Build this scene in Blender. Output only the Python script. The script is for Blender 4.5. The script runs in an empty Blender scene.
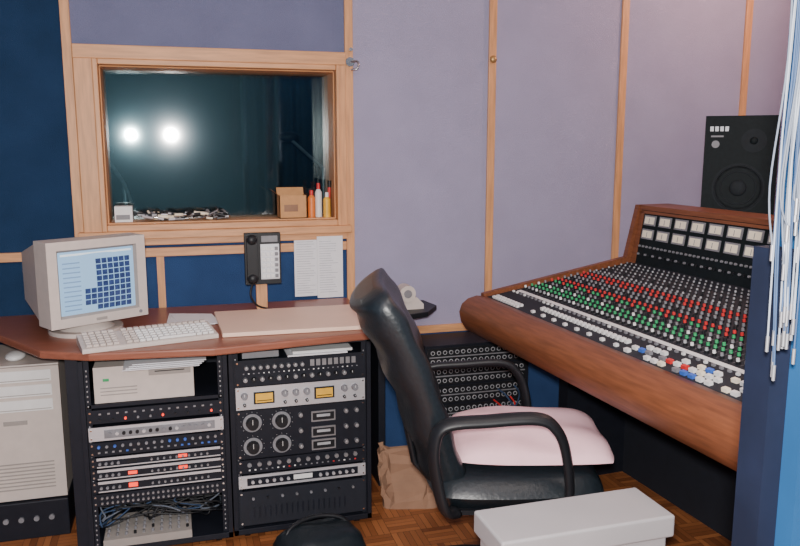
import bpy, math, random
from mathutils import Matrix, Vector
random.seed(7)
S=bpy.context.scene
# ---------------- materials ----------------
MC={}
def mat(name,col,rough=.5,metal=0,var=.12,scale=30,bump=0.0,emit=0,stretch=(1,1,1),spec=None,coat=0):
    if name in MC: return MC[name]
    m=bpy.data.materials.new(name); m.use_nodes=True
    nt=m.node_tree; b=nt.nodes['Principled BSDF']
    tc=nt.nodes.new('ShaderNodeTexCoord'); mp=nt.nodes.new('ShaderNodeMapping')
    mp.inputs['Scale'].default_value=stretch
    nz=nt.nodes.new('ShaderNodeTexNoise'); nz.inputs['Scale'].default_value=scale; nz.inputs['Detail'].default_value=6
    cr=nt.nodes.new('ShaderNodeValToRGB')
    cr.color_ramp.elements[0].position=.3; cr.color_ramp.elements[1].position=.7
    cr.color_ramp.elements[0].color=[min(1,c*(1-var)) for c in col]+[1]
    cr.color_ramp.elements[1].color=[min(1,c*(1+var)) for c in col]+[1]
    nt.links.new(tc.outputs['Object'],mp.inputs[0]); nt.links.new(mp.outputs[0],nz.inputs['Vector'])
    nt.links.new(nz.outputs['Fac'],cr.inputs[0]); nt.links.new(cr.outputs[0],b.inputs['Base Color'])
    b.inputs['Roughness'].default_value=rough; b.inputs['Metallic'].default_value=metal
    if coat: b.inputs['Coat Weight'].default_value=coat
    if spec is not None: b.inputs['Specular IOR Level'].default_value=spec
    if bump:
        bp=nt.nodes.new('ShaderNodeBump'); bp.inputs['Strength'].default_value=bump; bp.inputs['Distance'].default_value=.004
        nt.links.new(nz.outputs['Fac'],bp.inputs['Height']); nt.links.new(bp.outputs[0],b.inputs['Normal'])
    if emit:
        nt.links.new(cr.outputs[0],b.inputs['Emission Color']); b.inputs['Emission Strength'].default_value=emit
    MC[name]=m; return m
def h(r,g,b):
    f=lambda c:((c/255+.055)/1.055)**2.4 if c>10 else c/255/12.92
    return (f(r),f(g),f(b))
black=mat('black_plastic',(.010,.011,.014),.45,0,.12,30,0,0,(1,1,1),.35)
speakb=mat('black_vinyl',(.008,.012,.014),.6,0,.2,60,.1,0,(1,1,1),.15)
speakg=mat('speaker_cone',(.02,.024,.028),.7,0,.1,60,0,0,(1,1,1),.15)
blackm=mat('black_metal',(.012,.014,.022),.5,.2,.12,30,0,0,(1,1,1),.3)
leather=mat('black_leather',(.010,.015,.020),.36,0,.2,90,.25)
darkin=mat('dark_interior',(.008,.010,.018),.8)
silver=mat('brushed_silver',(.62,.62,.66),.4,.5,.06,8,0,0,(1,1,60))
white=mat('white_plastic',(.78,.78,.78),.45,0,.04)
cream=mat('cream_meter',(.92,.82,.64),.5,0,.05)
beige=mat('beige_plastic',(.58,.51,.47),.5,0,.04)
beiged=mat('dark_beige_plastic',(.32,.29,.27),.6,0,.04)  # darker beige for slots, vents and the compact mixer
grey=mat('grey_plastic',(.20,.20,.22),.5)
red=mat('red_plastic',(.62,.03,.03),.4)
green=mat('green_plastic',(.03,.36,.13),.4)
blue=mat('blue_plastic',(.05,.14,.55),.4)
yellow=mat('yellow_plastic',(.8,.45,.05),.4)
redled=mat('red_led',(1,.05,.02),.4,0,.05,30,0,1.5)
oak=mat('oak_wood',h(206,150,104),.45,0,.18,6,.05,0,(14,14,1.2))
oakh=mat('oak_wood_horizontal',h(206,150,104),.45,0,.18,6,.05,0,(1.2,14,14))
walnut=mat('console_wood',h(120,72,48),.45,0,.25,7,.03,0,(14,1.2,14),.35)
deskw=mat('desk_laminate',h(142,88,70),.35,0,.12,8,0,0,(1,12,12))
boardm=mat('pale_board',h(238,204,182),.5,0,.05,5)
paper=mat('paper',(.80,.80,.84),.7,0,.03)
card=mat('cardboard',h(196,146,98),.8,0,.08)
kraft=mat('kraft_paper',h(146,112,90),.85,0,.12,12,.3)
pink=mat('pink_fabric',h(246,200,210),.9,0,.05,14,.4)
chrome=mat('chrome',(.6,.6,.6),.2,1)
jackm=mat('jack_ring',(.42,.43,.46),.4,.2)
steel=mat('dull_steel',(.3,.3,.32),.45,.6)
bluepaint=mat('blue_paint',h(30,72,114),.6,0,.12,6,.1,0,(1,1,1),.2)
navy=mat('navy_panel',h(20,27,46),.7,0,.2,12,.1,0,(1,1,1),.2)
cabl=mat('cable_grey',(.12,.14,.18),.6,0,.1,30,0,0,(1,1,1),.2)
cabw=mat('cable_white',(.24,.27,.32),.6,0,.1,30,0,0,(1,1,1),.2)
cabb=mat('cable_blue',(.04,.07,.14),.6,0,.1,30,0,0,(1,1,1),.2)
fab_lav=mat('lavender_fabric',h(158,154,181),.95,0,.05,5,.3,0,(1,1,1),.1)
fab_slate=mat('slate_fabric',h(112,116,146),.95,0,.07,5,.3,0,(1,1,1),.1)
fab_blue=mat('blue_fabric',h(48,72,114),.95,0,.14,5,.3,0,(1,1,1),.1)
fab_navy=mat('navy_fabric',h(34,56,86),.95,0,.14,5,.3,0,(1,1,1),.1)
def fabric_fine(m,sc=260):
    nt=m.node_tree; b=nt.nodes['Principled BSDF']
    tc=nt.nodes.new('ShaderNodeTexCoord'); n=nt.nodes.new('ShaderNodeTexNoise'); n.inputs['Scale'].default_value=sc
    bp=nt.nodes.new('ShaderNodeBump'); bp.inputs['Strength'].default_value=.7; bp.inputs['Distance'].default_value=.003
    nt.links.new(tc.outputs['Object'],n.inputs['Vector']); nt.links.new(n.outputs['Fac'],bp.inputs['Height']); nt.links.new(bp.outputs[0],b.inputs['Normal'])
for q in (fab_lav,fab_slate,fab_blue,fab_navy): fabric_fine(q)
def glassmat(fac):
    m=bpy.data.materials.new('window_glass'); m.use_nodes=True; nt=m.node_tree; nt.nodes.clear()
    o=nt.nodes.new('ShaderNodeOutputMaterial'); mx=nt.nodes.new('ShaderNodeMixShader'); t=nt.nodes.new('ShaderNodeBsdfTransparent')
    g=nt.nodes.new('ShaderNodeBsdfGlossy'); g2=nt.nodes.new('ShaderNodeBsdfGlossy'); mg=nt.nodes.new('ShaderNodeMixShader')
    t.inputs[0].default_value=(.72,.84,.86,1); g.inputs['Roughness'].default_value=.04; g2.inputs['Roughness'].default_value=.15; g2.inputs[0].default_value=(.6,.85,1,1)
    mg.inputs[0].default_value=.03; mx.inputs[0].default_value=fac
    nt.links.new(g.outputs[0],mg.inputs[1]); nt.links.new(g2.outputs[0],mg.inputs[2])
    nt.links.new(t.outputs[0],mx.inputs[1]); nt.links.new(mg.outputs[0],mx.inputs[2]); nt.links.new(mx.outputs[0],o.inputs[0]); return m
glass=glassmat(.13)
def parquet():
    m=bpy.data.materials.new('parquet_floor'); m.use_nodes=True; nt=m.node_tree; b=nt.nodes['Principled BSDF']
    tc=nt.nodes.new('ShaderNodeTexCoord')
    ck=nt.nodes.new('ShaderNodeTexChecker'); ck.inputs['Scale'].default_value=1/.12
    outs=[]
    for r in (0,math.pi/2):
        mp=nt.nodes.new('ShaderNodeMapping'); mp.inputs['Rotation'].default_value=(0,0,r)
        br=nt.nodes.new('ShaderNodeTexBrick'); br.offset=0; br.inputs['Scale'].default_value=1
        br.inputs['Brick Width'].default_value=.12; br.inputs['Row Height'].default_value=.024; br.inputs['Mortar Size'].default_value=.0008
        br.inputs['Color1'].default_value=(*h(176,110,66),1); br.inputs['Color2'].default_value=(*h(118,68,40),1); br.inputs['Mortar'].default_value=(*h(50,28,18),1)
        nt.links.new(tc.outputs['Object'],mp.inputs[0]); nt.links.new(mp.outputs[0],br.inputs[0]); outs.append(br)
    mx=nt.nodes.new('ShaderNodeMix'); mx.data_type='RGBA'
    nt.links.new(tc.outputs['Object'],ck.inputs[0]); nt.links.new(ck.outputs['Fac'],mx.inputs[0])
    nt.links.new(outs[0].outputs[0],mx.inputs[6]); nt.links.new(outs[1].outputs[0],mx.inputs[7])
    nt.links.new(mx.outputs[2],b.inputs['Base Color']); b.inputs['Roughness'].default_value=.4; return m
# ---------------- mesh builder ----------------
class MB:
    def __init__(s,name): s.name=name; s.v=[];s.f=[];s.mi=[];s.sm=[];s.mats=[];s.M=Matrix.Identity(4)
    def add(s,vs,fs,m,smooth=False):
        if m not in s.mats: s.mats.append(m)
        i=s.mats.index(m); o=len(s.v)
        s.v+= [tuple(s.M@Vector(p)) for p in vs]
        for f in fs: s.f.append([o+k for k in f]); s.mi.append(i); s.sm.append(smooth)
    def box(s,x0,y0,z0,x1,y1,z1,m):
        vs=[(x,y,z) for z in (z0,z1) for y in (y0,y1) for x in (x0,x1)]
        s.add(vs,[(0,2,3,1),(4,5,7,6),(0,1,5,4),(2,6,7,3),(0,4,6,2),(1,3,7,5)],m)
    def cyl(s,p,ax,r,L,m,n=12,r2=None,smooth=True):
        if r2 is None:r2=r
        a=Vector(ax).normalized(); q=Vector(p); t=a.orthogonal().normalized(); u=a.cross(t)
        vs=[]
        for k in range(2):
            rr=(r,r2)[k]
            for i in range(n):
                an=2*math.pi*i/n; vs.append(tuple(q+a*L*k+(t*math.cos(an)+u*math.sin(an))*rr))
        s.add(vs,[(i,(i+1)%n,n+(i+1)%n,n+i) for i in range(n)],m,smooth)
        s.add(vs,[tuple(range(n))[::-1],tuple(range(n,2*n))],m,False)
    def poly(s,pts,z0,z1,m):
        n=len(pts); vs=[(x,y,z0) for x,y in pts]+[(x,y,z1) for x,y in pts]
        s.add(vs,[tuple(range(n))[::-1],tuple(range(n,2*n))]+[(i,(i+1)%n,n+(i+1)%n,n+i) for i in range(n)],m)
    def prof(s,pts,y0,y1,m,smooth=False):
        n=len(pts); vs=[(x,y0,z) for x,z in pts]+[(x,y1,z) for x,z in pts]
        s.add(vs,[(i,(i+1)%n,n+(i+1)%n,n+i) for i in range(n)],m,smooth)
        s.add(vs,[tuple(range(n)),tuple(range(n,2*n))[::-1]],m)
    def tube(s,pts,r,m,n=8,rx=None):
        pts=[Vector(p) for p in pts]; vs=[]; N=len(pts); prev=None
        for i,p in enumerate(pts):
            d=(pts[min(i+1,N-1)]-pts[max(i-1,0)]).normalized()
            if prev is None: t=d.orthogonal().normalized() if rx is None else Vector((0,1,0))
            else: t=(prev-d*prev.dot(d)).normalized()
            prev=t; u=d.cross(t)
            for k in range(n):
                a=2*math.pi*k/n; vs.append(tuple(p+t*math.cos(a)*(rx or r)+u*math.sin(a)*r))
        fs=[(i*n+k,i*n+(k+1)%n,(i+1)*n+(k+1)%n,(i+1)*n+k) for i in range(N-1) for k in range(n)]
        s.add(vs,fs,m,True); s.add(vs,[tuple(range(n))[::-1],tuple(range((N-1)*n,N*n))],m)
    def ell(s,c,r,m,n=16,e=1.0):
        vs=[];R=n//2
        sp=lambda x:math.copysign(abs(x)**e,x)
        for i in range(R+1):
            ph=-math.pi/2+math.pi*i/R
            for k in range(n):
                th=2*math.pi*k/n
                vs.append((c[0]+r[0]*sp(math.cos(ph))*sp(math.cos(th)),c[1]+r[1]*sp(math.cos(ph))*sp(math.sin(th)),c[2]+r[2]*sp(math.sin(ph))))
        s.add(vs,[(i*n+k,i*n+(k+1)%n,(i+1)*n+(k+1)%n,(i+1)*n+k) for i in range(R) for k in range(n)],m,True)
    def pillow(s,c,lx,ly,hh,m,n=18,noise=0,sag=0,p=4,flat=1.0):
        rnd=random.Random(3); vs=[];N=n+1
        ph=[rnd.uniform(0,6) for _ in range(6)]
        for side in (1,-1):
            for i in range(N):
                for j in range(N):
                    u=-1+2*i/n; v=-1+2*j/n
                    e=max(0,(1-abs(u)**p)*(1-abs(v)**p))**.5
                    k=1-.10*(u*u+v*v-1)*(1 if u*u+v*v>1 else 0)+noise*.6*math.sin(3*u+4*v+ph[0])
                    z=side*hh*e*(flat if side<0 else 1) + (noise*(math.sin(5*u+ph[1])+math.sin(6*v+3*u+ph[2]))*e*lx if side>0 else 0) - sag*(u*u*.5+v*v)*(0.5)
                    vs.append((c[0]+u*lx*k,c[1]+v*ly*k,c[2]+z))
        fs=[]
        for sd in (0,1):
            o=sd*N*N
            for i in range(n):
                for j in range(n):
                    q=(o+i*N+j,o+(i+1)*N+j,o+(i+1)*N+j+1,o+i*N+j+1); fs.append(q if sd==0 else q[::-1])
        s.add(vs,fs,m,True)
    def build(s,parent=None,loc=None,rz=0,bevel=0,seg=2,M=None):
        me=bpy.data.meshes.new(s.name); me.from_pydata(s.v,[],s.f)
        for m in s.mats: me.materials.append(m)
        for p,i,sm in zip(me.polygons,s.mi,s.sm): p.material_index=i; p.use_smooth=sm
        me.update(); o=bpy.data.objects.new(s.name,me); S.collection.objects.link(o)
        if loc: o.location=loc
        o.rotation_euler[2]=rz
        if parent: o.parent=parent
        if bevel:
            b=o.modifiers.new('bevel','BEVEL'); b.width=bevel; b.segments=seg; b.limit_method='ANGLE'; b.angle_limit=math.radians(50)
        return o
def curve_pts(ps,n=8):
    out=[]; P=[Vector(p) for p in ps]
    P=[P[0]]+P+[P[-1]]
    for i in range(1,len(P)-2):
        for k in range(n):
            t=k/n; a,b,c,d=P[i-1:i+3]
            out.append(.5*((2*b)+(c-a)*t+(2*a-5*b+4*c-d)*t*t+(3*b-a-3*c+d)*t**3))
    out.append(P[-2]); return out
# ---------------- room ----------------
W=3.40; XL,XR,YB=-1.3,3.3,-1.6; HC=2.6
o=MB('floor'); o.box(XL-.1,YB-.1,-.05,XR+.1,6.2,0,parquet()); o.build()
o=MB('ceiling'); o.box(XL-.1,YB-.1,HC,XR+.1,6.2,HC+.05,mat('ceiling_paint',(.55,.52,.55),.9)); o.build()
wx0,wx1,wz0,wz1=-.276,.679,1.123,1.762; WT=.22
o=MB('wall_back')
SX=.742; SL=-.387
o.box(XL,W,0,SL,W+WT,HC,fab_navy)
o.box(SL,W,0,wx0,W+WT,HC,fab_blue); o.box(wx0,W,0,wx1,W+WT,wz0,fab_blue); o.box(wx0,W,wz1,wx1,W+WT,HC,fab_slate)
o.box(SL,W-.001,wz1,wx0,W,HC,fab_slate); o.box(wx1,W-.001,wz1,SX,W,HC,fab_slate)
o.box(wx1,W,0,SX,W+WT,HC,fab_blue)
o.box(SX,W,.59,XR,W+WT,HC,fab_lav); o.box(SX,W,0,XR,W+WT,.59,fab_blue); o.build()
o=MB('wall_left'); o.box(XL-.1,YB,0,XL,6.1,HC,fab_navy); o.build()
o=MB('wall_right'); o.box(XR,YB,0,XR+.1,6.1,HC,fab_lav); o.build()
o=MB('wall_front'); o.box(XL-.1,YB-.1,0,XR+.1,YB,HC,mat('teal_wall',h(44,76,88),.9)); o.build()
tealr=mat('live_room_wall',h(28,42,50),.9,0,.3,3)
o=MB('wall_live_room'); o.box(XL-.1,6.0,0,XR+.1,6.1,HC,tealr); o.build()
o=MB('stage_curtain'); vs=[];N=90
for i in range(N):
    x=.45+1.3*i/(N-1); y=5.6+.05*math.sin(x*38)+.02*math.sin(x*91)
    vs+=[(x,y,.02),(x,y,2.4)]
o.add(vs,[(2*i,2*i+2,2*i+3,2*i+1) for i in range(N-1)],mat('curtain_cloth',h(50,62,70),.9),True)
o.cyl((.4,5.6,2.42),(1,0,0),.015,1.4,steel); o.build()
def micstand(x,y,dx,hh):
    o=MB('microphone_stand')
    o.cyl((x,y,0),(0,0,1),.14,.02,black,20); o.cyl((x,y,0),(0,0,1),.011,hh,steel); o.tube([(x-dx*.5,y-.1,hh-.15),(x,y,hh),(x+dx,y+.12,hh+.15)],.009,steel)
    o.ell((x+dx*1.1,y+.13,hh+.17),(.06,.03,.03),black); o.build()
micstand(-.25,4.2,-.1,1.25); micstand(.78,4.25,-.15,1.32)
o=MB('drum_kit')
dsh=mat('drum_shell',(.06,.03,.03),.4); hd=mat('drum_head',(.2,.2,.2),.6)
o.cyl((.1,5.0,.3),(0,1,0),.28,.4,dsh,32); o.cyl((.1,4.995,.3),(0,1,0),.27,.006,hd,32)
for x in (-.1,.3): o.cyl((x,5.0,.7),(.0,-.2,1),.16,.22,dsh,24); o.cyl((x,4.955,.92),(0,-.2,1),.155,.005,hd,24); o.cyl((x,5.05,.5),(0,0,1),.012,.25,steel)
o.cyl((.62,5.15,.0),(0,0,1),.2,.45,dsh,24); o.build()
k=1
def strip(x,z0,z1,n,wd=.036):
    o=MB('trim_%d'%n); o.box(x-wd/2,W-.014,z0,x+wd/2,W,z1,oak); return o
for x,z0 in ((SL,1.0),(SX,0.0),(1.41,.61),(2.085,.61),(2.78,.61)):
    o=strip(x,z0,HC,k)
    if abs(x-1.41)<.01: o.ell((x,W-.02,1.83),(.017,.012,.017),mat('brass',(.5,.3,.12),.4,.6))
    o.build(bevel=.002); k+=1
o=strip(-.077,0,.985,k,.03); o.build(); k+=1
o=MB('trim_%d'%k); o.box(XL,W-.02,.985,SX-.02,W,1.022,oakh); o.build(bevel=.002); k+=1
o=MB('trim_%d'%k); o.box(SX+.02,W-.018,.575,XR,W,.61,oakh); o.build(bevel=.002); k+=1
o=MB('wall_hook'); o.cyl((.745,W-.014,1.80),(0,-1,0),.02,.012,chrome); o.tube(curve_pts([(.745,W-.02,1.80),(.775,W-.04,1.80),(.77,W-.05,1.77),(.745,W-.04,1.765)]),.005,chrome); 
o.cyl((.745,W-.014,1.85),(0,-1,0),.008,.03,chrome); o.build()
# ---------------- window ----------------
o=MB('window_1')
ox0,ox1,oz0,oz1=-.367,.724,1.065,1.838
cy=W-.03
o.box(ox0,cy,oz0+.02,wx0-.02,W,oz1,oak); o.box(wx1+.012,cy,oz0+.02,ox1,W,oz1,oak)
o.box(ox0,cy-.006,wz1+.022,ox1,W,oz1,oakh)
o.box(ox0-.02,W-.055,oz0,ox1+.015,W,oz0+.032,oakh); o.box(ox0,cy,oz0-.03,ox1,W,oz0,oakh)
o.box(wx0-.02,W-.045,wz0-.026,wx0,W+.1,wz1+.022,oak); o.box(wx1,W-.045,wz0-.026,wx1+.014,W+.1,wz1+.022,oak)
o.box(wx0,W-.04,wz1,wx1,W+.1,wz1+.022,oakh); o.box(wx0,W-.04,wz0-.026,wx1,W+.1,wz0,oakh)
o.box(wx0,W,wz0-.001,wx1,W+WT,wz0+.006,oakh); o.box(wx0,W,wz1-.006,wx1,W+WT,wz1,oakh)
o.box(wx0,W,wz0,wx0+.006,W+WT,wz1,oak); o.box(wx1-.006,W,wz0,wx1,W+WT,wz1,oak)
win=o.build(bevel=.003)
o=MB('glass_pane_inner'); y=W+.125; o.add([(wx0+.006,y,wz0+.006),(wx1-.006,y,wz0+.006),(wx1-.006,y,wz1-.006),(wx0+.006,y,wz1-.006)],[(0,1,2,3)],glass); o.build(parent=win)
o=MB('glass_pane_outer'); d=math.tan(math.radians(2.6)); y=W+.18
cx=(wx0+wx1)/2; y0=y+(wx0-cx)*d; y1=y+(wx1-cx)*d
o.add([(wx0+.006,y0,wz0+.006),(wx1-.006,y1,wz0+.006),(wx1-.006,y1,wz1-.006),(wx0+.006,y0,wz1-.006)],[(0,1,2,3)],glass); o.build(parent=win)
zs=wz0+.0065
o=MB('connector_pile')
for i in range(80):
    x=random.uniform(-.13,.22); y=W+random.uniform(.01,.08); a=random.uniform(0,6.28); L=random.uniform(.02,.045)
    r=random.uniform(.004,.008)
    o.cyl((x,y,zs+.002+r+random.choice((0,.008,.018))),(math.cos(a),math.sin(a)*.3,random.uniform(0,.25)),r,L,random.choice((silver,steel,chrome,black,cream)),8)
o.build()
o=MB('small_carton'); o.box(-.25,W+.03,zs,-.18,W+.09,zs+.065,white); o.box(-.245,W+.029,zs+.01,-.19,W+.03,zs+.03,grey); o.build()
o=MB('cardboard_box')
bx0,bx1,by0,by1=.43,.55,W-.0,W+.09
o.box(bx0,by0,zs,bx1,by0+.003,zs+.1,card); o.box(bx0,by1-.003,zs,bx1,by1,zs+.1,card); o.box(bx0,by0,zs,bx0+.003,by1,zs+.1,card); o.box(bx1-.003,by0,zs,bx1,by1,zs+.1,card); o.box(bx0,by0,zs,bx1,by1,zs+.003,card)
o.add([(bx0,by0,zs+.1),(bx0,by1,zs+.1),(bx0-.03,by1,zs+.125),(bx0-.03,by0,zs+.125)],[(0,1,2,3)],card)
o.add([(bx0,by1,zs+.1),(bx1,by1,zs+.1),(bx1,by1+.02,zs+.13),(bx0,by1+.02,zs+.13)],[(0,1,2,3)],card)
o.box(bx0+.02,by0-.001,zs+.03,bx0+.08,by0,zs+.06,kraft); o.build()
def bottle(name,x,y,r,hh,m,cap):
    o=MB(name); o.cyl((x,y,zs),(0,0,1),r,hh*.72,m,16); o.cyl((x,y,zs+hh*.72),(0,0,1),r,hh*.1,m,16,r*.5); o.cyl((x,y,zs+hh*.82),(0,0,1),r*.5,hh*.18,cap,12); o.build()
bottle('glue_bottle',.575,W+.03,.017,.12,mat('orange',(.75,.2,.04),.4),red)
bottle('spray_bottle',.610,W+.05,.016,.15,white,red)
bottle('marker_bottle',.642,W+.02,.016,.11,yellow,white)
o=MB('felt_marker'); o.cyl((.655,W+.06,zs),(.05,0,1),.007,.13,red,10); o.cyl((.6615,W+.06,zs+.13),(.05,0,1),.008,.03,black,10); o.build()
# ---------------- desk ----------------
o=MB('desk')
o.poly([(-1.0,3.06),(-.64,3.02),(-.46,2.74),(-.3,2.66),(.1,2.615),(.4,2.655),(.685,2.69),(.72,3.36),(-1.0,3.36)],.745,.772,deskw)
o.box(-1.0,3.1,0,-.97,3.34,.745,deskw)
o.build(bevel=.006)
def screws(m,x0,x1,z0,z1,y):
    for x in (x0+.008,x1-.008):
        for z in (z0+.01,z1-.01): m.cyl((x,y,z),(0,-1,0),.0035,.002,chrome,8)
def face(m,x0,x1,z0,z1,y,fm,depth=.3):
    m.box(x0,y,z0+.0008,x1,y+.004,z1-.0008,fm); m.box(x0+.018,y+.004,z0+.002,x1-.018,y+depth,z1-.002,blackm); screws(m,x0,x1,z0,z1,y)
def knob(m,x,y,z,r,km,L=.014,tick=True):
    m.cyl((x,y,z),(0,-1,0),r,L,km,14,r*.85)
    if tick: m.box(x-.0008,y-L-.0006,z,x+.0008,y-L,z+r*.8,white)
def rackframe(name,x0,x1,y):
    m=MB(name)
    m.box(x0,y,.03,x0+.016,y+.5,.744,blackm); m.box(x1-.016,y,.03,x1,y+.5,.744,blackm)
    m.box(x0,y,.03,x1,y+.5,.05,blackm); m.box(x0,y,.73,x1,y+.5,.744,blackm); m.box(x0,y+.485,.03,x1,y+.5,.744,darkin)
    for x in (x0+.05,x1-.05):
        for yy in (y+.05,y+.45): m.cyl((x-.01,yy,.017),(1,0,0),.017,.02,black)
    for xx in (x0+.016,x1-.034):
        m.box(xx,y+.012,.05,xx+.018,y+.016,.73,blackm)
        for i in range(36): m.box(xx+.006,y+.0105,.06+i*.018,xx+.011,y+.012,.066+i*.018,steel)
    return m
Y1=2.72
m=rackframe('equipment_rack',-.345,.145,Y1); m.box(-.385,Y1+.01,.0,-.345,Y1+.5,.744,blackm); r1=m.build(bevel=.002)
g0,g1=-.325,.125
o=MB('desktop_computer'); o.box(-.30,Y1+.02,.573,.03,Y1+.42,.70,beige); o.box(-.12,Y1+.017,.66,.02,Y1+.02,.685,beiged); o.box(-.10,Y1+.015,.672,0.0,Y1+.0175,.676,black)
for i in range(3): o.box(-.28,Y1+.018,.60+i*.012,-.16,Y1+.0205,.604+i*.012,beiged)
o.box(-.27,Y1+.017,.65,-.25,Y1+.02,.66,green); o.build(parent=r1,bevel=.004)
o=MB('document_stack')
for i in range(4): o.box(-.20+.01*i,Y1-.05+.012*i,.7005+.003*i,.05+.008*i,Y1+.22,.7030+.003*i,paper)
o.build(parent=r1)
o=MB('rack_shelf'); o.box(g0,Y1+.012,.560,g1,Y1+.45,.572,blackm); o.build(parent=r1)
y=Y1+.006
def bits(m,x0,x1,z,n,y,ms,r=.004,sq=False):
    for i in range(n):
        x=x0+(x1-x0)*i/max(1,n-1); mm=random.choice(ms)
        if sq: m.box(x-r,y-.003,z-r*.7,x+r,y,z+r*.7,mm)
        else: m.cyl((x,y,z),(0,-1,0),r,.008,mm,10)
o=MB('midi_interface'); face(o,g0,g1,.505,.555,y,blackm); bits(o,g0+.04,g1-.04,.54,14,y,[grey,steel,steel],.004,True); bits(o,g0+.04,g1-.04,.52,10,y,[grey,black,redled],.004); o.build(parent=r1)
o=MB('compressor_unit'); face(o,g0,g1,.443,.493,y,silver); o.box(g0+.05,y-.002,.452,g1-.03,y,.482,grey); bits(o,g0+.07,g1-.05,.468,16,y-.002,[silver,black,grey],.006); o.build(parent=r1)
o=MB('equalizer_unit'); face(o,g0,g1,.388,.438,y,blackm); bits(o,g0+.03,g1-.03,.423,16,y,[blue,grey,steel],.005); bits(o,g0+.03,g1-.03,.402,18,y,[grey,steel,blue],.004,True); o.build(parent=r1)
for (a,b) in ((.345,.384),(.302,.341),(.255,.298)):
    o=MB('effects_unit'); face(o,g0,g1,a,b,y,blackm); o.box(g0+.02,y-.002,b-.011,g1-.015,y,b-.002,silver); o.box(g0+.02,y-.002,a+.002,g1-.015,y,a+.006,silver)
    o.box(g0+.12,y-.003,a+.012,g0+.15,y,b-.016,redled if a<.34 else black); o.box(g0+.29,y-.003,a+.012,g0+.32,y,b-.016,redled if a>.29 else black)
    bits(o,g0+.2,g1-.06,(a+b)/2-.003,10,y,[grey,steel],.004); bits(o,g0+.03,g0+.09,(a+b)/2-.003,4,y,[grey],.005); o.build(parent=r1)
o=MB('patch_panel'); face(o,g0,g1,.205,.250,y,blackm); bits(o,g0+.03,g1-.03,.237,24,y,[steel],.004); bits(o,g0+.03,g1-.03,.218,24,y,[steel],.004); o.build(parent=r1)
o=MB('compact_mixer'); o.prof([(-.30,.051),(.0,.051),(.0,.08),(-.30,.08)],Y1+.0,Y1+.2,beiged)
for i in range(10):
    for j in range(5): o.cyl((-.285+.03*i,Y1+.03+.033*j,.08),(0,0,1),.005,.01,random.choice([grey,grey,grey,steel,black]),8)
o.build(parent=r1,bevel=.003)
o=MB('cable_bundle')
for i in range(26):
    xs=random.uniform(g0+.03,g1-.02); p=[(xs,Y1+.12,.2)]
    for q in range(3): p.append((min(g1-.02,max(g0+.02,xs+random.uniform(-.15,.15))),Y1+random.uniform(.05,.1),.18-.03*q+random.uniform(-.02,.01)))
    p.append((min(g1-.02,max(g0+.02,xs+random.uniform(-.1,.1))),Y1+.25,.11)); o.tube(curve_pts(p,6),.003,random.choice([cabl,black,black,black,cabb,black]),6)
o.build(parent=r1)
Y2=2.725
m=rackframe('equipment_rack',.15,.668,Y2); r2=m.build(bevel=.002)
a0,a1=.172,.646; y=Y2+.006
o=MB('document_stack'); o.box(.36,Y2-.0,.6925,.58,Y2+.2,.698,paper); o.box(.38,Y2+.01,.6985,.60,Y2+.2,.708,white); o.box(.2,Y2+.02,.6925,.33,Y2+.2,.715,grey); o.build(parent=r2)
o=MB('preamp_unit'); face(o,a0,a1,.592,.690,y,blackm)
for i in range(9): knob(o,a0+.04+.025*i,y,.662,.008,steel,.012)
for i in range(14): knob(o,a0+.035+.03*i,y,.618,.009,black if i%2 else steel,.012)
for i in range(8): o.box(a0+.27+.022*i,y-.002,.652,a0+.285+.022*i,y,.676,steel)
bits(o,a0+.03,a1-.03,.640,24,y,[white,grey],.0025,True); o.build(parent=r2)
def vu(o,x,z,w,hh,y):
    o.box(x-w/2-.006,y-.006,z-hh/2-.005,x+w/2+.006,y,z+hh/2+.005,black); o.box(x-w/2,y-.007,z-hh/2,x+w/2,y-.006,z+hh/2,yellow)
    o.box(x-w/2+.004,y-.0075,z-hh/2+.006,x+w/2-.004,y-.007,z-hh/2+.009,black)
o=MB('vu_compressor'); face(o,a0,a1,.505,.590,y,silver)
for x in (a0+.10,a0+.32): vu(o,x,.548,.062,.034,y)
for x in (a0+.03,a0+.175,a0+.215,a0+.255,a0+.395,a0+.435): knob(o,x,y,.558,.013,grey,.016); knob(o,x,y,.525,.006,black,.012)
o.build(parent=r2)
o=MB('tube_equalizer'); face(o,a0,a1,.318,.503,y,blackm)
for x in (a0+.055,a0+.16):
    for z in (.455,.365):
        o.cyl((x,y,z),(0,-1,0),.034,.003,grey,24); knob(o,x,y-.003,z,.024,black,.022)
        for t in range(11):
            an=math.radians(-130+26*t); o.cyl((x+.041*math.sin(an),y,z+.041*math.cos(an)),(0,-1,0),.0012,.002,jackm,6)
for z in (.46,.40,.35):
    o.box(a0+.27,y-.004,z-.022,a0+.36,y,z+.018,steel); o.box(a0+.275,y-.005,z-.016,a0+.355,y-.004,z+.012,black); o.box(a0+.29,y-.0056,z-.004,a0+.34,y-.005,z+.006,jackm)
for z in (.47,.41,.35):
    for x in (a0+.23,a0+.40,a0+.44): knob(o,x,y,z,.009,steel,.012)
o.build(parent=r2)
o=MB('effects_unit'); face(o,a0,a1,.262,.315,y,blackm); bits(o,a0+.04,a1-.04,.297,12,y,[steel,grey],.008); bits(o,a0+.04,a1-.04,.276,20,y,[white,red,grey],.003,True); o.build(parent=r2)
o=MB('power_amplifier'); face(o,a0,a1,.205,.255,y,silver); o.box(a0+.03,y-.002,.216,a1-.03,y,.244,blackm); o.box(a0+.20,y-.003,.222,a0+.27,y-.002,.24,white); bits(o,a0+.05,a0+.18,.23,6,y-.002,[silver],.006); bits(o,a0+.3,a1-.05,.23,6,y-.002,[silver],.006); o.build(parent=r2)
o=MB('power_supply_unit'); face(o,a0,a1,.06,.195,y,darkin)
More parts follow.
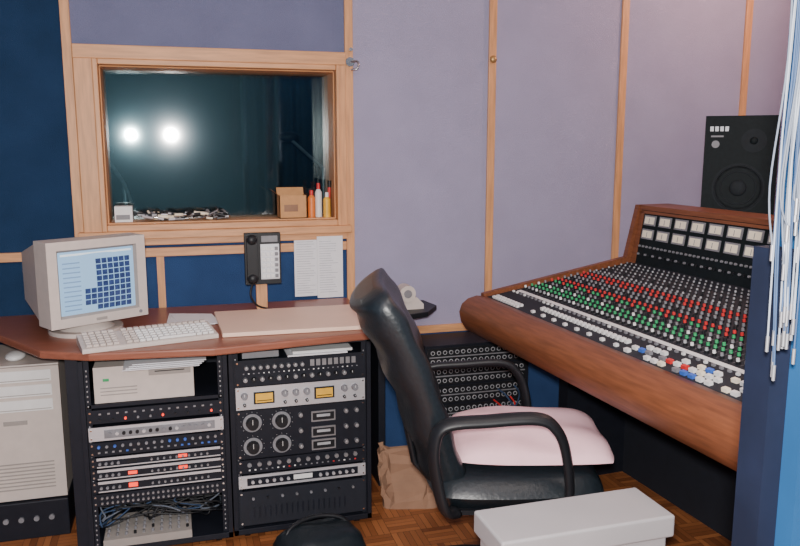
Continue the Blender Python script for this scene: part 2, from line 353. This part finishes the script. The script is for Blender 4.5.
for i in range(18): o.box(a0+.05+.02*i,y-.001,.09,a0+.056+.02*i,y,.13,blackm)
bits(o,a0+.05,a1-.05,.165,8,y,[grey,black,steel],.005); o.build(parent=r2)
# tower pc
o=MB('amplifier_box'); o.box(-.80,2.97,0.0,-.44,3.33,.145,blackm); bits(o,-.76,-.5,.08,6,2.97,[grey],.01); o.build(bevel=.004)
o=MB('tower_computer'); o.box(-.72,3.0,.147,-.445,3.34,.66,beige)
o.box(-.722,2.985,.15,-.443,3.0,.655,beige)
for i in range(3): o.box(-.66,2.982,.60-.055*i,-.47,2.985,.642-.055*i,white); 
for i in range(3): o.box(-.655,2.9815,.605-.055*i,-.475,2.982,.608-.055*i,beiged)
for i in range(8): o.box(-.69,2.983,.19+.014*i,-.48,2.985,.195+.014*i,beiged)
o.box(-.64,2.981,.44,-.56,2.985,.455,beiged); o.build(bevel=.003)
o=MB('computer_mouse'); o.ell((-.60,3.08,.677),(.035,.055,.017),white); o.build()
# monitor
mon=Matrix.Translation((-.275,2.905,.772))@Matrix.Rotation(math.radians(31),4,'Z')
o=MB('crt_monitor')
w,hb,ht=.180,.050,.350
def ring(y,w,z0,z1): return [(-w,y,z0),(w,y,z0),(w,y,z1),(-w,y,z1)]
Q=[(0,1,5,4),(1,2,6,5),(2,3,7,6),(3,0,4,7)]
o.add(ring(0,w,hb,ht)+ring(.10,w,hb,ht),Q,beige)
o.add(ring(.10,w,hb,ht)+ring(.12,w*.94,hb+.01,ht-.012),Q,beige)
o.add(ring(.12,w*.94,hb+.01,ht-.012)+ring(.37,w*.66,hb+.05,ht-.07),Q+[(4,5,6,7)],beige)
sw,s0,s1=.138,.090,.312
o.add(ring(0,w,hb,ht)+ring(0,sw+.008,s0-.008,s1+.008),Q,beige)
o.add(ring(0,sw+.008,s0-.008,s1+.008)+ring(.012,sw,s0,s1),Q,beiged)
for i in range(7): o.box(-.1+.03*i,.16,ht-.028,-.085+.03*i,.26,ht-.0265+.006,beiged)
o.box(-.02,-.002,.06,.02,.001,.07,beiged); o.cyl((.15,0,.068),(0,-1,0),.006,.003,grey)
o.cyl((0,.13,.0),(0,0,1),.13,.015,beige,28); o.cyl((0,.13,.015),(0,0,1),.10,.035,beige,28,.07)
c=o.build(bevel=.005); c.matrix_world=mon
o=MB('screen')
scr=mat('screen_glow',h(140,180,215),.15,0,.03,5,0,.5); scrd=mat('screen_dark',h(50,66,110),.2,0,.35,90,0,.3); scrw=mat('screen_white',h(215,230,240),.2,0,.02,5,0,.5); scrl=mat('screen_line',h(110,140,180),.2,0,.02,5,0,.4)
n=12; vs=[]
for i in range(n+1):
    for j in range(n+1):
        u=-1+2*i/n; v=-1+2*j/n; vs.append((u*sw,.012-.008*(1-u*u)*(1-v*v)*1.0,(s0+s1)/2+v*(s1-s0)/2))
fs=[(i*(n+1)+j,(i+1)*(n+1)+j,(i+1)*(n+1)+j+1,i*(n+1)+j+1) for i in range(n) for j in range(n)]
o.add(vs,fs,scr,True)
def sy(x,z): u=x/sw; v=(z-(s0+s1)/2)/((s1-s0)/2); return .012-.008*(1-u*u)*(1-v*v)-.0014
def tile(x0,z0,x1,z1,mm,dy=0): 
    o.add([(x0,sy(x0,z0)-dy,z0),(x1,sy(x1,z0)-dy,z0),(x1,sy(x1,z1)-dy,z1),(x0,sy(x0,z1)-dy,z1)],[(0,1,2,3)],mm)
tile(-.13,.297,.13,.304,scrw)
for i in range(8):
    for j in range(9):
        if i>=2 or 1<=j<=3: tile(-.052+.022*i,.098+.0205*j,-.033+.022*i,.1155+.0205*j,scrd)
for j in range(11): tile(-.125,.105+.0165*j,-.065,.109+.0165*j,scrl)
o.build(parent=c)
# keyboard
o=MB('computer_keyboard')
o.prof([(-.075,.0),(.075,.0),(.075,.032),(.06,.034),(-.07,.016),(-.075,.012)],-.225,.225,beige)
for r in range(6):
    x=-.058+.022*r+(.006 if r==5 else 0); z=.016+(x+.07)*.139
    for i in range(20):
        yk=-.212+.0213*i
        if i in(14,) : continue
        if r==0 and 3<=i<=8: continue
        o.box(x-.0085,yk,z,x+.0085,yk+.018,z+.009,white if (i<12 and r<5) else beige)
    if r==0: o.box(x-.0085,-.148,z,x+.0085,-.024,z+.009,white)
kb=o.build(bevel=.0015,seg=1); kb.matrix_world=Matrix.Translation((-.115,2.775,.7725))@Matrix.Rotation(math.radians(13),4,'Z')@Matrix.Rotation(math.radians(90),4,'Z')
o=MB('drawing_board'); o.poly([(.135,2.755),(.675,2.735),(.695,3.13),(.125,3.14)],.773,.788,boardm); o.build(bevel=.002)
o=MB('loose_papers')
for i in range(3):
    o.poly([(-.06+.03*i,3.0-.02*i),(.10+.02*i,2.97),(.115,3.15),(-.05,3.2)],.7725+.002*i,.774+.002*i,paper)
o.build()
o=MB('wall_telephone')
o.box(.30,3.20,.7725,.345,3.225,.95,oak)
o.box(.255,3.165,.885,.40,3.198,1.095,black)
o.box(.262,3.140,.90,.305,3.165,1.085,black); o.ell((.283,3.148,1.07),(.024,.018,.022),black); o.ell((.283,3.148,.912),(.024,.018,.022),black)
o.box(.318,3.1635,.905,.394,3.166,1.05,silver)
for r in range(6):
    for q in range(4): o.box(.323+.0175*q,3.159,.912+.0225*r,.336+.0175*q,3.1638,.926+.0225*r,white if q<3 else grey)
o.box(.322,3.162,1.058,.388,3.1655,1.084,grey)
o.tube(curve_pts([(.283,3.15,.90),(.27,3.13,.85),(.30,3.15,.80),(.36,3.18,.776)]),.004,black); o.build(bevel=.002)
o=MB('paper_notice'); o.box(.485,W-.028,.785,.60,W-.022,1.06,paper); o.box(.585,W-.034,.775,.70,W-.029,1.05,paper)
ink=mat('ink',(.35,.36,.42),.8)
for x in (.495,.595):
    for i in range(22): o.box(x,W-.0355 if x>.55 else W-.029,.80+.0108*i,x+random.uniform(.05,.085),W-.034 if x>.55 else W-.028,.8015+.0108*i,ink)
o.build()
o=MB('side_shelf'); o.poly([(.73,3.02),(1.02,3.12),(1.10,3.24),(1.08,3.37),(.73,3.37)],.715,.738,black); o.box(.78,3.05,0,.81,3.35,.715,blackm); o.build(bevel=.003)
o=MB('tape_dispenser'); o.prof([(.90,.7385),(1.02,.7385),(1.02,.76),(.99,.79),(.90,.80)],3.18,3.23,beige); o.cyl((.945,3.17,.81),(0,1,0),.036,.07,beige,20); o.cyl((.945,3.165,.81),(0,1,0),.018,.08,grey,16); o.build(bevel=.003)
o=MB('yellow_bottle'); o.cyl((.765,3.2,.7385),(0,0,1),.022,.11,yellow,16); o.cyl((.765,3.2,.8485),(0,0,1),.01,.03,red); o.build()
# patchbay rack
o=MB('patchbay_rack'); px0,px1,py=1.02,1.52,3.16
o.box(px0,py,.0,px1,3.37,.572,blackm)
for q in range(6):
    zz=.04+q*.088; o.box(px0+.01,py-.004,zz,px1-.01,py,zz+.08,black)
    o.box(px0+.02,py-.006,zz+.037,px1-.02,py-.004,zz+.042,grey)
    for i in range(16):
        for z in (zz+.019,zz+.06): o.cyl((px0+.035+.0285*i,py-.004,z),(0,-1,0),.0098,.003,jackm,10); o.cyl((px0+.035+.0285*i,py-.0068,z),(0,-1,0),.0068,.0006,black,8)
for i in range(9):
    x=px0+.25+.02*i; z=.1+.05*(i%6); o.tube(curve_pts([(x,py-.005,z),(x+.01,py-.07,z-.01),(x+.05,py-.08,z-.06),(x+.09,py-.04,z-.02),(x+.08,py-.005,z+.01)],6),.004,random.choice([red,cabb,grey,black]),6)
o.build()
# ---------------- console ----------------
con=MB('mixing_console'); L=1.56
CZ=lambda x:.818+(x-.105)*.112/.725
y0,y1=-L,.04
rp=[(.11,.822),(.07,.828),(.03,.818),(.003,.797),(-.008,.765),(0,.725),(.022,.69),(.06,.672),(.12,.668)]
con.prof(rp,y0,y1,walnut,True)
con.prof([(.11,.82),(.11,.69),(.4,.62),(.86,.62),(.88,.9),(.83,.932)],y0+.002,y1-.002,darkin)
con.prof([(.825,.925),(.87,.925),(.905,1.165),(.865,1.165)],y0+.01,y1-.01,speakb)
con.prof([(.86,.62),(1.02,.62),(1.02,1.165),(.90,1.165)],y0+.01,y1-.01,blackm)
con.prof([(.858,1.165),(1.03,1.165),(1.03,1.185),(.858,1.185)],y0,y1,walnut)
for ya,yb in ((y1-.006,y1+.02),(y0-.02,y0+.006)):
    con.prof([(.10,.834),(.10,.70),(.4,.60),(1.03,.60),(1.03,1.185),(.853,1.185),(.80,.955)],ya,yb,walnut)
con.box(.45,y1-.12,0,1.0,y1-.05,.62,blackm); con.box(.12,y0-.02,0,1.0,y0+.03,.69,navy); con.box(.75,y0,0,.95,y1-.1,.62,darkin)
nrm=Vector((-.153,0,.988))
ch=.031; nch=int((L-.02)/ch)
def surf(x,yy,dz=0): return (x-dz*.153,yy,CZ(x)+.001+dz)
def skn(x,yy,r,L_,mm,n=8,base=None):
    if base: con.cyl(surf(x,yy),nrm,r*1.25,L_*.45,base,n)
    con.cyl(surf(x,yy,L_*.45 if base else 0),nrm,r,L_*.5,mm,n,r*.85)
def sbox(x,yy,wx,wy,hh,mm):
    z=CZ(x); con.M=Matrix.Translation((x,yy,z))@Matrix.Rotation(-.153,4,'Y'); con.box(-wx/2,-wy/2,0,wx/2,wy/2,hh,mm); con.M=Matrix.Identity(4)
mid=(y0+y1)/2
sbox(.2525,mid,.018,L-.02,.003,white)
rowcol=[ [white,jackm,grey],[green,green,green],[green,green,white],[steel,grey,black],[green,red,green],[red,red,red],[grey,black,grey],[steel,steel,grey],[red,red,grey],[red,red,red],[grey,steel,grey],[jackm,steel,jackm],[grey,black,grey],[steel,jackm,steel],[grey,grey,steel],[jackm,steel,jackm],[steel,grey,steel] ]
for c_ in range(nch):
    yy=y1-.03-ch*c_
    sbox(.54,yy+ch/2,.53,.0010,.0015,grey)
    for r_,cols in enumerate(rowcol):
        x=.285+.0315*r_
        mm=cols[(c_*5+r_)%3]
        skn(x,yy,.0056 if r_<11 else .0046,.018 if r_<11 else .012,mm,8,black)
    sbox(.18,yy,.09,.003,.001,grey)
    sbox(.228,yy,.008,.010,.008,random.choice([white,grey,grey]))
for c_ in range(10):
    yy=y1-.05-.022*c_
    for x in (.128,.145): sbox(x,yy,.012,.015,.010,white)
for c_ in range(22):
    yy=y1-.36-.025*c_
    sbox(.178,yy,.018,.014,.012,white)
    if c_%3==0: sbox(.135,yy,.012,.014,.01,white)
for c_ in range(18):
    yy=y1-.95-.032*c_
    for x in (.13,.16,.19):
        if random.random()<.72: sbox(x,yy,.014,.020,.012,random.choice([white,white,white,white,white,cream,red,blue,grey]))
ang=math.atan2(.04,.24)
con.M=Matrix.Translation((.824,0,.925))@Matrix.Rotation(ang,4,'Y')
for c_ in range(15):
    yy=y1-.085-.1*c_
    for zz in (.200,.140):
        con.box(-.004,yy-.038,zz-.022,0,yy+.038,zz+.022,grey); con.box(-.006,yy-.030,zz-.015,-.004,yy+.030,zz+.015,cream)
        con.box(-.007,yy-.0015,zz-.012,-.006,yy+.001,zz+.009,grey)
    for q in range(4): con.cyl((0,yy-.036+.024*q,.085),(-1,0,0),.005,.008,grey,8)
    for q in range(4): con.cyl((0,yy-.036+.024*q,.05),(-1,0,0),.005,.008,grey if q%2 else black,8)
con.box(-.004,y1-.035,.0,.012,y1-.008,.24,walnut); con.box(-.004,y0+.01,.228,.012,y1-.01,.24,walnut)
con.M=Matrix.Identity(4)
con.build(loc=(1.118,2.93,0),rz=math.radians(3.77))
# speaker
sp=MB('studio_monitor_speaker')
a,b,dd=.145,.235,.28
sp.box(-a,0,-b,a,dd,b,speakb)
sp.cyl((0,0,-.07),(0,-1,0),.105,.004,speakg,32); sp.cyl((0,-.004,-.07),(0,1,0),.092,.003,speakg,32,.03)
sp.cyl((0,-.0045,-.07),(0,-1,0),.085,.001,speakb,32); sp.ell((0,-.005,-.07),(.035,.014,.035),speakg)
sp.cyl((.05,0,.13),(0,-1,0),.05,.004,speakg,24); sp.ell((.05,-.004,.13),(.016,.008,.016),speakb)
for q in range(4): sp.box(-.125+.02*q,-.002,.17,-.111+.02*q,0,.19,jackm)
sp.box(-.12,-.002,.145,-.07,0,.152,grey); sp.cyl((-.10,0,.115),(0,-1,0),.016,.002,grey,16)
for r in (.07,.095): sp.tube([(r*math.cos(t*.262),-.005,-.07+r*math.sin(t*.262)) for t in range(25)],.003,speakg)
sp.box(-.02,.10,-1.335,.02,.14,-b,steel); sp.box(-.12,.0,-b-.02,.12,.24,-b,blackm); sp.box(-.15,-.02,-1.335,.15,.28,-1.32,blackm)
sp.build(loc=(2.315,2.82,1.335),rz=math.radians(-42))
# ---------------- office chair ----------------
ch_=MB('office_chair')
for i in range(5):
    an=math.radians(20+72*i); c_,s_=math.cos(an),math.sin(an)
    ch_.tube([(.02*c_,.02*s_,.12),(.15*c_,.15*s_,.105),(.29*c_,.29*s_,.075)],.02,black,8)
    ch_.cyl((.29*c_,.29*s_,.045),(0,0,1),.008,.04,steel)
    for sd in (-1,1): ch_.cyl((.29*c_-s_*.008*sd,.29*s_+c_*.008*sd,.026),(-s_*sd,c_*sd,0),.026,.018,black,14)
ch_.cyl((0,0,.10),(0,0,1),.032,.16,black,16); ch_.cyl((0,0,.25),(0,0,1),.02,.12,chrome,16)
ch_.box(-.12,-.09,.355,.12,.09,.395,black)
ch_.pillow((-.01,0,.43),.275,.265,.06,leather,18,0,0,6)
ch_.tube([(-.1,0,.375),(-.25,0,.38),(-.31,0,.45),(-.34,0,.60)],.012,black,10,.04)
path=curve_pts([(-.225,0,.43),(-.27,0,.56),(-.325,0,.72),(-.385,0,.86),(-.44,0,.965),(-.47,0,1.01)],6)
vs=[];NR=32; NP=len(path)
for i,p in enumerate(path):
    s_=i/(NP-1); d=(path[min(i+1,NP-1)]-path[max(i-1,0)]).normalized(); nn=Vector((d.z,0,-d.x))
    hw=.21+.05*math.sin(min(1,s_*1.15)*math.pi*.62); th=.062+.006*math.sin(s_*math.pi*9)
    if s_>.80: k_=(s_-.80)/.20; q=math.sqrt(max(0,1-k_**2.4)); hw*=.5+.5*q; th*=.55+.45*q
    if s_<.06: th*=.8
    for k in range(NR):
        t=2*math.pi*k/NR; cc,ss=math.cos(t),math.sin(t); e=.55
        wv=hw*math.copysign(abs(cc)**.7,cc); tv=th*math.copysign(abs(ss)**e,ss)
        bow=.04*(wv/ .25)**2
        vs.append(tuple(p+Vector((0,wv,0))+nn*(tv+bow)))
ch_.add(vs,[(i*NR+k,i*NR+(k+1)%NR,(i+1)*NR+(k+1)%NR,(i+1)*NR+k) for i in range(NP-1) for k in range(NR)],leather,True)
ch_.add(vs,[tuple(range(NR))[::-1],tuple(range((NP-1)*NR,NP*NR))],leather,True)
for sd in (-1,1):
    yy=.285*sd
    P=[(-.20,.24*sd,.385),(-.24,yy,.41),(-.265,yy,.50),(-.275,yy,.60),(-.245,yy,.665),(-.12,yy,.678),(.02,yy,.682),(.075,yy,.65),(.105,yy,.58),(.12,yy,.46),(.10,yy,.40),(.03,.24*sd,.385)]
    ch_.tube(curve_pts(P,6),.014,black,10,.024)
    ch_.box(-.22,min(.18*sd,.25*sd),.378,.08,max(.18*sd,.25*sd),.392,black)
ch_.build(loc=(1.0,2.2,0),rz=math.radians(-13))
o=MB('seat_cushion'); o.pillow((0,0,0),.25,.23,.054,pink,28,.026,.0,3.0,.35); o.build(loc=(1.06,2.20,.512),rz=math.radians(-17))
# foreground case
o=MB('equipment_case'); g_=mat('light_grey_plastic',h(160,157,160),.55,0,.04,6)
o.box(.012,.012,.0,.428,.15,.548,g_); o.box(0,0,.545,.44,.162,.60,g_)
o.box(.16,-.025,.44,.29,-.012,.455,grey); o.box(.16,-.014,.44,.175,.014,.455,grey); o.box(.275,-.014,.44,.29,.014,.455,grey)
o.build(loc=(.642,1.44,0),rz=math.radians(1),bevel=.016,seg=4)
# paper bag (standing, crumpled)
o=MB('paper_bag'); vs=[];NR=20;NZ=7; rr=random.Random(5)
for i in range(NZ+1):
    z=i/NZ
    for k in range(NR):
        t=2*math.pi*(k+.5)/NR; e=.35; cc,ss=math.cos(t),math.sin(t)
        jx,jy,jz=[rr.uniform(-.011,.011) if i else 0 for _ in range(3)]
        vs.append((.115*math.copysign(abs(cc)**e,cc)*(1-.12*z)+jx-.03*z,.075*(1-.55*z)*math.copysign(abs(ss)**e,ss)+jy+.02*z,.225*z+(.014*math.sin(3*t)*z)+jz+.0005))
o.add(vs,[(i*NR+k,i*NR+(k+1)%NR,(i+1)*NR+(k+1)%NR,(i+1)*NR+k) for i in range(NZ) for k in range(NR)]+[tuple(range(NR))[::-1]],kraft,False)
o.build(loc=(.87,2.88,0),rz=-.25)
o=MB('shoulder_bag'); o.pillow((0,0,.085),.15,.10,.075,leather,16,.02,0,3); o.tube(curve_pts([(-.12,0,.08),(-.10,.03,.15),(0,.05,.17),(.1,.03,.15),(.13,0,.08)],6),.008,black); o.build(loc=(.42,2.47,0),rz=.2)
o=MB('floor_cables')
for i in range(7):
    xa=1.15+.08*i; p=[(xa+.2,2.7-.1*i,.006),(xa+.05*math.sin(i),2.4-.05*i,.006),(xa+.15,2.1,.006),(xa+.05,1.8,.006),(xa+.3,1.55,.006)]
    o.tube(curve_pts(p,8),.004,[grey,red,black,cabb][i%4],6)
o.build()
# ---------------- partition + cables ----------------
o=MB('wall_partition'); o.box(.803,.82,0,1.35,.90,HC,bluepaint); o.box(.772,.85,0,.803,.90,1.31,navy); o.build()
o=MB('hanging_cables')
o.cyl((.78,.80,2.02),(0,1,0),.008,.02,steel); o.box(.69,.795,2.01,.83,.803,2.03,steel); o.box(.803,.80,2.0,.83,.82,2.04,steel)
for i in range(26):
    x=.706+.0017*i; yb=.800-.005*(i%4); zb=random.uniform(1.15,1.25) if i%3 else random.uniform(1.25,1.5)
    R_=random.uniform
    p=[(x+.014,yb-.002,2.03),(x+.012+R_(-.002,.002),yb-.004,1.88),(x+.008+R_(-.003,.003),yb,1.72),(x+.004+R_(-.004,.004),yb+R_(-.004,.002),1.55),(x+R_(-.005,.005),yb,1.40),(x+R_(-.008,.008),yb+R_(-.01,.0),zb)]
    o.tube(curve_pts(p,6),.0013,[cabl,cabw,cabb,cabl,cabw,cabb][i%6],6); q=p[-1]; o.cyl((q[0],q[1],q[2]-.018),(0,0,1),.0022,.02,steel,8)
o.build()
o=MB('fill_fixture'); o.box(.7,1.0,HC-.06,1.5,1.5,HC-.001,white); o.build(bevel=.005)  # unseen fixture, added to house the ambient fill
def light(name,kind,loc,power,col,**kw):
    l=bpy.data.lights.new(name,kind); l.energy=power; l.color=col
    for k,v in kw.items(): setattr(l,k,v)
    ob=bpy.data.objects.new(name,l); ob.location=loc; S.collection.objects.link(ob); return ob
light('camera_flash','POINT',(-.02,-.03,1.53),340,(1,.955,.91),shadow_soft_size=.038)
light('ceiling_fill','AREA',(1.1,1.25,HC-.07),14,(1,.84,.74),size=.7)  # added fill for soft ambient light in the closed room
light('console_lamp_light','POINT',(2.55,2.75,2.42),26,(1,.57,.42),shadow_soft_size=.06)
o=MB('pendant_lamp'); o.cyl((2.55,2.75,2.5),(0,0,1),.09,.1,grey,24,.05); o.build()
light('live_room_fill','POINT',(.9,4.4,2.4),1.5,(.7,.9,1),shadow_soft_size=.1)  # added fill that lifts the room behind the glass, no fixture
wd=bpy.data.worlds.new('world'); S.world=wd; wd.use_nodes=True; wd.node_tree.nodes['Background'].inputs[0].default_value=(.3,.35,.5,1); wd.node_tree.nodes['Background'].inputs[1].default_value=.2
th,ph=math.radians(16),math.radians(9.4)
F=Vector((math.sin(th)*math.cos(ph),math.cos(th)*math.cos(ph),-math.sin(ph))); R=Vector((math.cos(th),-math.sin(th),0)); U=R.cross(F)
cd=bpy.data.cameras.new('camera'); cd.lens=35; cd.sensor_width=36; cd.clip_start=.05
cam=bpy.data.objects.new('camera',cd); S.collection.objects.link(cam)
cam.matrix_world=Matrix(((R.x,U.x,-F.x,0),(R.y,U.y,-F.y,0),(R.z,U.z,-F.z,1.45),(0,0,0,1)))
S.camera=cam
